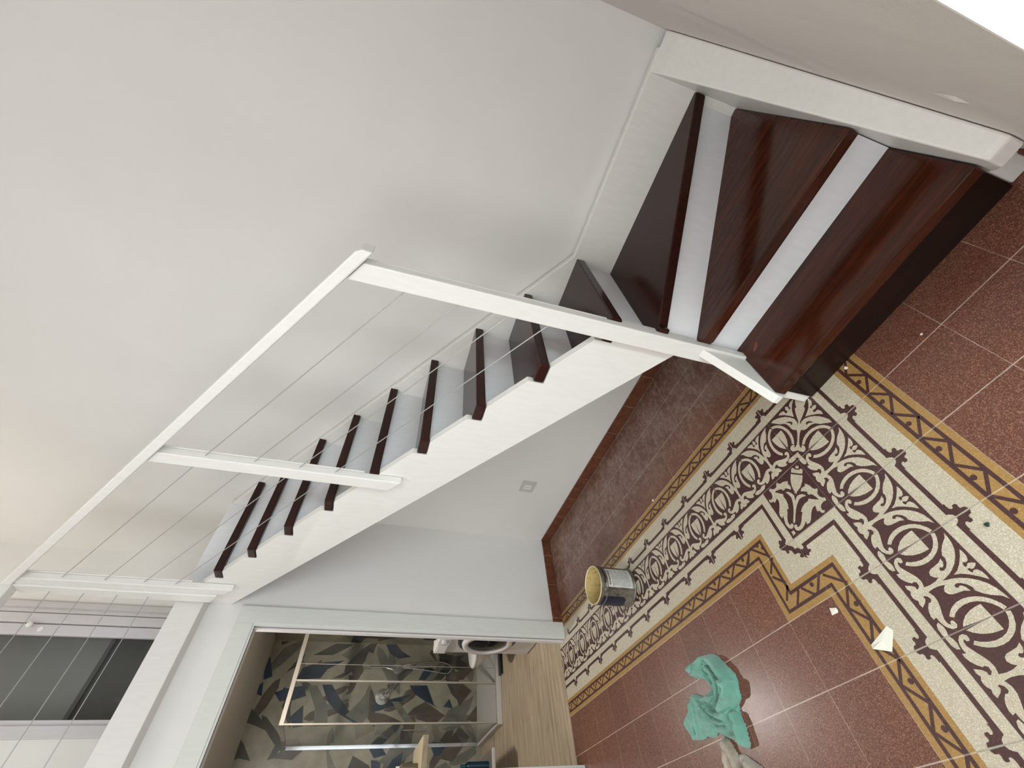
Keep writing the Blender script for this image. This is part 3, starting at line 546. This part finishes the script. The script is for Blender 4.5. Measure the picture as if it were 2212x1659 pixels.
# risers
def riser(p, q, z0, z1, mat=WHITE2, th=0.016):
    dx, dy = q[0] - p[0], q[1] - p[1]; L = math.hypot(dx, dy); nx, ny = -dy / L * th, dx / L * th
    m = MB(); m.prism([p, q, (q[0] + nx, q[1] + ny), (p[0] + nx, p[1] + ny)], 'Z', z0, z1); return m.build('riser', mat, st)
r = riser((XI, -0.873), (XR, -0.873), 0.0, TZ(1) - TH, WOODF); r['label'] = 'dark brown riser under the lowest tread'
riser((XI, -0.634), (XR, -0.634), TZ(1) - 0.001, TZ(2) - TH)
riser((2.470, -0.634), (3.200, -0.029), TZ(2) - 0.001, TZ(3) - TH)
riser((2.441, -0.632), (2.441, -0.0305), TZ(3) - 0.001, TZ(4) - TH)
for n in range(5, 13): riser((nose(n) - 0.03, YI + 0.001), (nose(n) - 0.03, -0.0305), TZ(n - 1) - 0.001, TZ(n) - TH)
riser((nose(13) - 0.02, YI + 0.001), (nose(13) - 0.02, -0.0305), TZ(12) - 0.001, 2.498)

# ---------------- balustrade
rl = st                                              # handrail, posts and cables are fixed to the stringer
YP0, YP1 = -0.698, -0.650
def post(x0, x1, zr, slope, top, parent, name='post'):
    zc = LINE(x0) + 0.012; m = MB(); m.prism([(x0, zr + slope * (x1 - x0)), (x1, zr), (x1, top(x1)), (x0, top(x0))], 'Y', YP0, -0.6612); m.prism([(x0, zc), (x1, zc), (x1, top(x1)), (x0, top(x0))], 'Y', -0.6612, YP1); return m.build(name, WHITE, parent, bevel=0.004)
RB = lambda x: 1.679 + 0.7157 * (2.423 - x)
post(2.4165, 2.4835, 0.0, 0.0, RB, rl)
post(1.381, 1.447, 1.386, 0.75, RB, rl)
post(0.208, 0.272, 2.205, 0.75, RB, rl)
m = MB(); m.prism([(0.212, RB(0.212)), (2.528, RB(2.528) + 0.004), (2.531, RB(2.528) + 0.038), (2.520, RB(2.52) + 0.051), (0.212, RB(0.212) + 0.051)], 'Y', -0.712, -0.650); m.build('handrail', WHITE, rl, bevel=0.006)
for a, b, c, d in zip((1.500, 1.319, 1.141, 0.992), (2.205, 2.017, 1.834, 1.682), (2.248, 2.062, 1.880, 1.725), (3.040, 2.846, 2.659, 2.504)):
    m = MB(); m.tube([(2.417, -0.68, a), (1.446, -0.68, b)], 0.0021); m.tube([(1.382, -0.68, c), (0.271, -0.68, d)], 0.0021); m.build('cable', CABLE, rl)
lr = thing('landing_railing', (0.16, -0.68, 2.52), 'white horizontal railing with four steel cables along the landing edge', 'railing')
m = MB(); m.prism([(0.120, 2.335), (0.2065, 2.29), (0.2065, 3.262), (0.120, 3.262)], 'Y', -0.708, -0.6615); m.build('post', WHITE, lr, bevel=0.004)
m = MB(); m.box((0.105, -2.55, 2.40), (0.165, -2.50, 3.262)); m.build('post', WHITE, lr, bevel=0.004)
m = MB(); m.box((0.140, -2.6, 3.262), (0.2105, -0.62, 3.327)); m.build('handrail', WHITE, lr, bevel=0.006)
for z in (3.11, 2.955, 2.797, 2.645):
    m = MB(); m.tube([(0.158, -0.706, z), (0.158, -2.505, z)], 0.0021); m.build('cable', CABLE, lr)

# ================================================================ THINGS
# socket plate
sw = thing('wall_plate', (0.68, 0.0, 0.38), 'square white switch plate on the wall under the stairs', 'wall plate')
pbox('plate', (0.632, 0.003, 0.378), (0.752, 0.0118, 0.486), plain('aged_plate', lin(196, 194, 186), 0.4), sw, bevel=0.003)
pbox('rocker', (0.668, 0.001, 0.402), (0.716, 0.006, 0.462), PLASTIC, sw, bevel=0.002)
pbox('rocker_line', (0.690, 0.0002, 0.405), (0.6915, 0.0015, 0.459), plain('rocker_gap', lin(110, 106, 100)), sw)

# paint can
can = thing('paint_can', (0.968, -0.86, 0.0007), 'open metal paint can with white label and dark blue panel standing on the patterned floor', 'paint can')
METAL = NT('dirty_tin'); METAL.color(METAL.mix(METAL.noise(30, 4, 0.6), lin(128, 122, 112), lin(92, 86, 78))); METAL.set(Roughness=0.42, Metallic=0.45); METAL = METAL.m
INS = NT('dried_paint'); INS.color(INS.mix(INS.noise(40, 4, 0.6, lo=0.5, hi=0.75), lin(206, 186, 128), lin(160, 132, 84))); INS = INS.m
H, Rr = 0.222, 0.100
m = MB(); m.lathe([(Rr - 0.004, 0.0), (Rr + 0.0015, 0.001), (Rr + 0.0015, 0.007), (Rr - 0.001, 0.010), (Rr - 0.002, 0.012), (Rr - 0.002, H - 0.048), (Rr + 0.001, H - 0.045), (Rr + 0.001, H - 0.041), (Rr - 0.001, H - 0.038), (Rr - 0.001, H - 0.020), (Rr + 0.001, H - 0.017), (Rr - 0.001, H - 0.013), (Rr, H - 0.003)], (0.968, -0.86, 0.0007), seg=56, cap0=True)
m.build('can_body', METAL, can, smooth=True)
m = MB(); m.lathe([(Rr - 0.0035, H - 0.004), (Rr - 0.004, 0.13), (Rr - 0.004, 0.06), (0.0001, 0.056)], (0.968, -0.86, 0.0007), seg=56); m.build('dried_paint_lining', INS, can, smooth=True)
m = MB(); m.lathe([(Rr - 0.0045, H - 0.004), (Rr - 0.0042, H), (Rr - 0.001, H + 0.0015), (Rr + 0.001, H), (Rr + 0.001, H - 0.004), (Rr - 0.002, H - 0.005)], (0.968, -0.86, 0.0007), seg=56); m.build('rim', plain('rim_tin', lin(214, 202, 168), 0.35, 0.3), can, smooth=True)
def patch(name, a0, a1, z0, z1, mat, dr=0.0006, parent=can, skip=None):
    n = max(2, int(abs(a1 - a0) / 4)); m = MB(); V = []; F = []
    nz = 10
    for i in range(n + 1):
        a = math.radians(a0 + (a1 - a0) * i / n)
        for j in range(nz + 1):
            z = z0 + (z1 - z0) * j / nz
            if skip and j == 0: z = max(z, skip(i / n))
            V.append((0.968 + (Rr + dr - 0.001) * math.cos(a), -0.86 + (Rr + dr - 0.001) * math.sin(a), z))
    for i in range(n):
        for j in range(nz): q = i * (nz + 1) + j; F.append((q, q + nz + 1, q + nz + 2, q + 1))
    m.add(V, F); return m.build(name, mat, parent, smooth=True)
LAB = NT('stained_paper_label'); LAB.color(LAB.mix(LAB.noise(60, 4, 0.7, lo=0.45, hi=0.75), lin(206, 206, 200), lin(166, 160, 146))); LAB = LAB.m
lab = patch('label', -29, 36, 0.024, 0.176, LAB)
lab['label'] = 'white printed label'
INK = plain('label_ink', lin(60, 58, 56), 0.6); INK2 = plain('label_ink_grey', lin(140, 140, 136), 0.6)
m = MB()
def arcbar(a0, a1, z0, z1, r=Rr + 0.0004):
    n = max(2, int(abs(a1 - a0) / 3)); V = []
    for i in range(n + 1):
        a = math.radians(a0 + (a1 - a0) * i / n); V += [(0.968 + r * math.cos(a), -0.86 + r * math.sin(a), z0), (0.968 + r * math.cos(a), -0.86 + r * math.sin(a), z1)]
    m.add(V, [(2 * i, 2 * i + 2, 2 * i + 3, 2 * i + 1) for i in range(n)])
for k in range(9): arcbar(-22 + 5.5 * k, -22 + 5.5 * k + 3.4, 0.160, 0.170)
m.build('label_heading', INK, can)
m = MB()
for k in range(15): arcbar(-26 + (k % 3), 28 - 5 * (k % 4), 0.150 - 0.0078 * k, 0.1465 - 0.0078 * k + 0.001)
m.build('label_text', INK2, can)
m = MB()
for k in range(6): arcbar(-18 + 9 * k, -18 + 9 * k + 6.5, H - 0.033, H - 0.025, Rr + 0.0006)
m.build('band_lettering', BLACK, can)
patch('blue_panel', -150, -58, 0.060, H - 0.022, plain('navy_print', lin(24, 30, 50), 0.4), 0.0008, skip=lambda t: 0.060 + 0.022 * max(0, (t - 0.9) / 0.1) ** 2)
m = MB()
for k in range(5): arcbar(-57 + 2.2 * k, -57 + 2.2 * k + 1.2, 0.110, 0.125, Rr + 0.0003)
m.build('stamped_code', INK, can)
m = MB()
for a in (-35, -31.5): m.tube([(0.968 + (Rr) * math.cos(math.radians(a)), -0.86 + (Rr) * math.sin(math.radians(a)), z) for z in (0.012, H - 0.05)], 0.0012, 6)
m.build('side_seam', METAL, can)
m = MB(); m.lathe([(0.013, 0), (0.012, 0.003), (0.006, 0.006), (0.0001, 0.0065)], (0, 0, 0), 'X', 16)
ang = math.radians(-38); m.v = [(0.968 + (Rr - 0.001 + v[0]) * math.cos(ang) - v[1] * math.sin(ang), -0.86 + (Rr - 0.001 + v[0]) * math.sin(ang) + v[1] * math.cos(ang), H - 0.030 + v[2]) for v in m.v]
m.build('handle_lug', METAL, can, smooth=True)

# crumpled cloths
def inside(P, x, y):
    r = False; n = len(P)
    for i in range(n):
        x1, y1 = P[i]; x2, y2 = P[(i + 1) % n]
        if (y1 > y) != (y2 > y) and x < (x2 - x1) * (y - y1) / (y2 - y1) + x1: r = not r
    return r
def sdist(pl, x, y, closed=False):
    best = 9; n = len(pl)
    for i in range(n if closed else n - 1):
        ax, ay = pl[i]; bx, by = pl[(i + 1) % n]; dx, dy = bx - ax, by - ay
        t = max(0, min(1, ((x - ax) * dx + (y - ay) * dy) / (dx * dx + dy * dy + 1e-12)))
        best = min(best, math.hypot(x - ax - t * dx, y - ay - t * dy))
    return best
from mathutils import noise as mnoise
def cloth(name, outline, folds, mat, base=0.010, step=0.0032, amp=0.006, creases=()):
    xs = [p[0] for p in outline]; ys = [p[1] for p in outline]
    x0, y0 = min(xs), min(ys); nx = int((max(xs) - x0) / step) + 2; ny = int((max(ys) - y0) / step) + 2
    idx = {}; V = []; F = []
    def vid(i, j):
        if (i, j) not in idx:
            x, y = x0 + i * step, y0 + j * step; d = sdist(outline, x, y, True) if inside(outline, x, y) else 0
            e = min(1, d / 0.016); h = base * math.sqrt(max(0, 1 - (1 - e) ** 2))
            for pl, wd, ht in folds:
                q = sdist(pl, x, y) / wd
                if q < 1: h = max(h, h * q + (ht * math.sqrt(1 - q * q)) * min(1, 0.12 + d / 0.012))
            for pl in creases:
                q = sdist(pl, x, y) / 0.0048
                if q < 2.5: h -= min(0.016, h * 0.8) * math.exp(-q * q)
            h += amp * e * (mnoise.noise(Vector((x * 28, y * 28, 1.7))) + 0.5 * mnoise.noise(Vector((x * 70, y * 70, 5.1))))
            jx = 0.0012 * mnoise.noise(Vector((x * 300, y * 300, 0))); V.append((x + jx, y + jx, max(0.0012, h + 0.0012))); idx[(i, j)] = len(V) - 1
        return idx[(i, j)]
    for i in range(nx):
        for j in range(ny):
            if inside(outline, x0 + (i + 0.5) * step, y0 + (j + 0.5) * step): F.append((vid(i, j), vid(i + 1, j), vid(i + 1, j + 1), vid(i, j + 1)))
    # close it with a flat underside and a skirt
    n = len(V); V += [(x, y, 0.0008) for x, y, z in V]; ec = {}
    for f in F:
        for a, b in zip(f, f[1:] + f[:1]): ec[(a, b)] = 1
    G = [tuple(n + i for i in f[::-1]) for f in F] + [(b, a, a + n, b + n) for (a, b) in ec if (b, a) not in ec]
    return mk(name, V, F + G, mat, smooth=True)
def fabric(name, a, b):
    t = NT(name); c = t.mix(t.noise(16, 4, 0.6), a, b); t.color(c); t.set(Roughness=0.95)
    t.b.inputs['Sheen Weight'].default_value = 0.5
    t.bump(t.noise(500, 3, 0.7, lo=0.2, hi=0.8), 0.6, 0.0015); return t.m
# shaped after the folds of the microfibre cloth
green = cloth('cleaning_cloth', CLOTH_OUT, CLOTH_FOLDS, fabric('turquoise_microfibre', lin(112, 164, 146), lin(94, 148, 130)), base=0.013, creases=CLOTH_CREASES)
tag(green, 'crumpled turquoise microfibre cloth lying on the red tiles', 'cloth')
GREY_OUT = [(1.329, -1.609), (1.35, -1.621), (1.364, -1.669), (1.395, -1.672), (1.429, -1.695), (1.47, -1.725), (1.53, -1.80), (1.42, -1.90), (1.28, -1.86), (1.235, -1.74), (1.255, -1.687), (1.301, -1.637)]
grey = cloth('rag', GREY_OUT, [([(1.333, -1.62), (1.345, -1.68), (1.37, -1.80)], 0.016, 0.030), ([(1.325, -1.62), (1.30, -1.68), (1.29, -1.80)], 0.014, 0.026), ([(1.42, -1.70), (1.44, -1.80)], 0.03, 0.03)], fabric('beige_cotton', lin(176, 164, 146), lin(138, 128, 114)), base=0.008)
tag(grey, 'grey beige rag lying beside the turquoise cloth', 'rag')

# scraps and crumbs
PAPER = plain('paper_scrap', lin(226, 224, 208), 0.8)
def scrap(name, P, label, fold):
    n = len(P); cx = sum(p[0] for p in P) / n; cy = sum(p[1] for p in P) / n
    V = [(x, y, 0.0016 + (0.006 if i in fold else 0)) for i, (x, y) in enumerate(P)] + [(cx, cy, 0.003)]
    V += [(v[0], v[1], v[2] - 0.0008) for v in V]; k = n + 1
    F = [(i, (i + 1) % n, n) for i in range(n)] + [((i + 1) % n + k, i + k, n + k) for i in range(n)] + [(i, i + k, (i + 1) % n + k, (i + 1) % n) for i in range(n)]
    o = mk(name, V, F, PAPER); tag(o, label, 'paper scrap', 'paper scraps on the tiled floor'); return o
scrap('paper_scrap', [(2.167, -1.538), (2.175, -1.553), (2.134, -1.592), (2.092, -1.571), (2.090, -1.560), (2.10, -1.557)], 'larger folded white paper scrap on the ochre border', (3,))
scrap('paper_scrap', [(2.04, -1.435), (2.065, -1.445), (2.062, -1.449), (2.059, -1.456), (2.034, -1.455), (2.038, -1.443)], 'small ragged cream paper scrap on the red tiles', (1,))
def crumb(name, x, y, r, mat, label, cat, group=None):
    bm = bmesh.new(); bmesh.ops.create_icosphere(bm, subdivisions=2, radius=r)
    for v in bm.verts: v.co *= 0.75 + 0.5 * random.random(); v.co.z = v.co.z * 0.6
    zm = min(v.co.z for v in bm.verts)
    for v in bm.verts: v.co += Vector((x, y, 0.0006 - zm))
    me = bpy.data.meshes.new(name); bm.to_mesh(me); bm.free(); me.materials.append(mat)
    o = bpy.data.objects.new(name, me); COL.objects.link(o); tag(o, label, cat, group); return o
crumb('green_chip', 2.551, -1.457, 0.0055, plain('dark_green_chip', lin(20, 52, 34), 0.7), 'tiny dark green chip on the cream border tiles', 'chip')
PC = plain('plaster_crumb', lin(226, 216, 200), 0.9)
crumb('plaster_crumb', 2.824, -0.992, 0.0035, PC, 'white plaster crumb alone on the red tiles in front of the stairs', 'crumb', 'plaster crumbs on the floor')
crumb('plaster_crumb', 2.622, -0.892, 0.006, PC, 'white plaster crumb by the ochre border right in front of the bottom step', 'crumb', 'plaster crumbs on the floor')
crumb('plaster_crumb', 1.46, -0.605, 0.006, PC, 'white plaster crumb on the grout line between red tiles and ochre border under the stairs', 'crumb', 'plaster crumbs on the floor')

# ---------------- bathroom
wm = thing('washing_machine', (-0.51, -0.3, 0.003), 'white front-loading washing machine just inside the bathroom doorway', 'washing machine')
pbox('cabinet', (-0.812, -0.605, 0.008), (-0.212, -0.06, 0.838), APPL, wm, bevel=0.008)
pbox('control_panel', (-0.812, -0.616, 0.735), (-0.212, -0.6055, 0.836), plain('panel_white', lin(214, 212, 208), 0.3), wm, bevel=0.004)
pbox('detergent_drawer', (-0.795, -0.622, 0.748), (-0.64, -0.6165, 0.825), plain('drawer_white', lin(226, 224, 222), 0.3), wm, bevel=0.003)
mm = MB(); mm.lathe([(0.026, -0.6165), (0.024, -0.64), (0.0001, -0.641)], (-0.56, 0, 0.785), 'Y', 24); mm.build('programme_dial', plain('dial', lin(200, 198, 194), 0.3), wm, smooth=False)
mm = MB(); mm.lathe([(0.240, -0.6055), (0.240, -0.615), (0.225, -0.622)], (-0.545, 0, 0.44), 'Y', 48, cap0=True, cap1=True); o = mm.build('door', plain('door_dark', lin(62, 62, 64), 0.3), wm)
mm = MB(); mm.lathe([(0.208, -0.6225), (0.203, -0.640), (0.165, -0.643), (0.158, -0.630)], (-0.545, 0, 0.44), 'Y', 48); mm.build('door_ring', APPL, o, smooth=True)
mm = MB(); mm.lathe([(0.162, -0.628), (0.13, -0.640), (0.07, -0.648), (0.0001, -0.650)], (-0.545, 0, 0.44), 'Y', 40); mm.build('door_glass', plain('dark_glass', lin(16, 18, 24), 0.06), o, smooth=True)
pbox('plinth_gap', (-0.80, -0.60, 0.004), (-0.22, -0.58, 0.0085), BLACK, wm)
bag = thing('toiletry_pouch', (-0.42, -0.5, 0.838), 'small black pouch on top of the washing machine', 'pouch')
mm = MB(); mm.box((-0.62, -0.60, 0.8392), (-0.36, -0.42, 0.965)); mm.build('pouch_body', BLACK, bag, bevel=0.03, segs=4)
pbox('zip', (-0.60, -0.515, 0.963), (-0.38, -0.505, 0.968), CHROME, bag)

wc = thing('toilet', (-1.2, -0.3, 0.003), 'white toilet bowl half hidden behind the washing machine', 'toilet')
def ovalstack(name, prof, cx, cy, mat, parent):
    m = MB(); seg = 32; V = []
    for r, h, s, dy in prof:
        for k in range(seg):
            a = 2 * math.pi * k / seg; V.append((cx + r * math.cos(a), cy + dy + r * s * math.sin(a), h))
    F = [(i * seg + k, i * seg + (k + 1) % seg, (i + 1) * seg + (k + 1) % seg, (i + 1) * seg + k) for i in range(len(prof) - 1) for k in range(seg)]
    F += [tuple(range(seg))[::-1], tuple(range((len(prof) - 1) * seg, len(prof) * seg))]
    m.add(V, F); return m.build(name, mat, parent, smooth=True)
ovalstack('bowl', [(0.11, 0.004, 1.3, 0.06), (0.10, 0.12, 1.3, 0.06), (0.14, 0.26, 1.35, 0.02), (0.18, 0.36, 1.4, 0), (0.18, 0.385, 1.4, 0)], -1.2, -0.33, APPL, wc)
ovalstack('seat_lid', [(0.185, 0.386, 1.4, 0), (0.187, 0.40, 1.4, 0), (0.178, 0.412, 1.4, 0), (0.05, 0.416, 1.4, 0)], -1.2, -0.33, APPL, wc)
pbox('cistern', (-1.38, -0.09, 0.386), (-1.02, 0.03, 0.78), APPL, wc, bevel=0.015)

tray = tag(pbox('shower_tray', (-2.468, -0.90, 0.003), (-1.645, 0.038, 0.055), APPL, None, bevel=0.006), 'white shower tray in the far corner of the bathroom', 'shower tray')
se = thing('shower_enclosure', (-1.66, -0.88, 0.058), 'clear glass shower enclosure with white top rail on the shower tray', 'shower enclosure')
pbox('glass_panel', (-1.668, -0.572, 0.062), (-1.662, 0.03, 1.92), GLASS, se)
pbox('glass_door', (-1.658, -0.880, 0.062), (-1.652, -0.575, 1.92), GLASS, se)
pbox('glass_panel', (-2.46, -0.888, 0.062), (-1.66, -0.882, 1.92), GLASS, se)
RAILW = plain('rail_white', lin(172, 162, 150), 0.4)
pbox('top_rail', (-1.672, -0.892, 1.92), (-1.648, 0.038, 1.955), RAILW, se)
pbox('top_rail', (-2.468, -0.892, 1.92), (-1.673, -0.872, 1.955), CHROME, se)
for a, b in (((-1.672, -0.578, 0.058), (-1.65, -0.566, 1.919)), ((-1.66, -0.892, 0.058), (-1.645, -0.880, 1.919)), ((-2.468, -0.902, 0.058), (-2.44, -0.872, 1.919)), ((-1.668, -0.44, 0.058), (-1.662, -0.437, 1.919))):
    pbox('upright', a, b, CHROME if a[0] < -2 else RAILW, se)
pbox('bottom_rail', (-1.672, -0.892, 0.0555), (-1.648, 0.038, 0.0615), RAILW, se)
mm = MB(); mm.tube([(-1.67, -0.905, 0.93), (-1.67, -0.93, 0.93), (-1.67, -0.93, 0.72), (-1.67, -0.905, 0.72)], 0.005); mm.build('door_handle', CHROME, se)

mx = thing('shower_mixer', (-2.46, -0.475, 1.1), 'round chrome shower mixer with lever on the tiled wall', 'mixer tap')
mm = MB(); mm.lathe([(0.075, -2.468), (0.073, -2.458), (0.035, -2.455), (0.033, -2.41), (0.0001, -2.408)], (0, -0.475, 1.10), 'X', 32); mm.build('mixer_plate', CHROME, mx, smooth=False)
mm = MB(); mm.tube([(-2.415, -0.475, 1.10), (-2.40, -0.43, 1.05), (-2.395, -0.38, 1.01)], 0.008); mm.build('lever', CHROME, mx, smooth=True)
hs = thing('hand_shower', (-2.45, -0.22, 0.9), 'chrome hand shower with hose on a rail behind the glass', 'hand shower')
mm = MB(); mm.tube([(-2.42, -0.205, 0.60), (-2.42, -0.215, 1.32)], 0.008); mm.build('slide_rail', CHROME, hs)
mm = MB(); mm.box((-2.468, -0.225, 1.28), (-2.41, -0.20, 1.34)); mm.build('rail_bracket', CHROME, hs); mm = MB(); mm.box((-2.468, -0.215, 0.60), (-2.41, -0.195, 0.63)); mm.build('rail_bracket', CHROME, hs)
mm = MB(); mm.tube([(-2.40, -0.225, 1.10), (-2.38, -0.25, 1.02)], 0.012); mm.lathe([(0.02, -2.40), (0.05, -2.375), (0.05, -2.36), (0.0001, -2.358)], (0, -0.245, 0.99), 'X', 24); mm.build('spray_head', CHROME, hs, smooth=False)
hose = [(-0.206, 1.006), (-0.18, 0.83), (-0.163, 0.669), (-0.150, 0.54), (-0.159, 0.461), (-0.18, 0.39), (-0.211, 0.364), (-0.245, 0.38), (-0.265, 0.413), (-0.262, 0.48), (-0.25, 0.559), (-0.235, 0.70), (-0.22, 0.865), (-0.235, 1.0)]
mm = MB(); mm.tube([(-2.41, y, z) for y, z in hose], 0.007, 8); mm.build('hose', CHROME, hs, smooth=True)
bs = thing('bathroom_scale', (-1.6, -0.43, 0.003), 'flat black bathroom scale on the floor in front of the shower tray', 'scale')
pbox('scale_plate', (-1.642, -0.515, 0.012), (-1.56, -0.30, 0.030), BLACK, bs, bevel=0.004)
pbox('scale_feet', (-1.635, -0.50, 0.0035), (-1.57, -0.31, 0.012), plain('feet_grey', lin(60, 60, 60)), bs)

vt = thing('vanity_unit', (-1.45, -1.4, 0), 'pale wooden vanity top with open shelf beneath, cut by the photo edge', 'vanity')
pbox('worktop', (-1.72, -1.75, 0.766), (-1.20, -1.06, 0.809), LIGHTWOOD, vt, bevel=0.002)
pbox('shelf', (-1.70, -1.75, 0.205), (-1.24, -1.14, 0.222), APPL, vt)
pbox('side_panel', (-1.72, -1.755, 0.0035), (-1.22, -1.735, 0.7655), APPL, vt)
pbox('back_panel', (-1.735, -1.75, 0.0035), (-1.7215, -1.30, 0.7655), APPL, vt)
def bottle(name, x, y, z, h, r, mat, capm, label, cat):
    t = thing(name, (x, y, z), label, cat)
    m = MB(); m.lathe([(r * 0.95, 0), (r, 0.005), (r, h * 0.72), (r * 0.8, h * 0.80), (r * 0.4, h * 0.84)], (x, y, z), seg=20, cap0=True, cap1=True); m.build('bottle_body', mat, t, smooth=False)
    m = MB(); m.lathe([(r * 0.45, h * 0.84), (r * 0.45, h), (0.0001, h)], (x, y, z), seg=16, cap0=True); m.build('cap', capm, t)
bottle('cleaner_bottle', -1.40, -1.225, 0.2225, 0.235, 0.028, plain('blue_bottle', lin(22, 60, 84), 0.25), plain('teal_cap', lin(20, 90, 100), 0.4), 'blue bottle standing under the pale wooden vanity top', 'bottle')
bottle('lotion_bottle', -1.40, -1.225, 0.8095, 0.17, 0.03, plain('brown_bottle', lin(96, 84, 64), 0.3), PLASTIC, 'dull brown bottle standing on the pale wooden vanity top', 'bottle')
m = MB(); m.lathe([(0.05, 2.3395), (0.05, 2.332), (0.042, 2.328)], (-0.98, -0.95, 0), seg=24); sp = m.build('ceiling_spotlight', CHROME); tag(sp, 'small round chrome spotlight in the bathroom ceiling', 'spotlight')
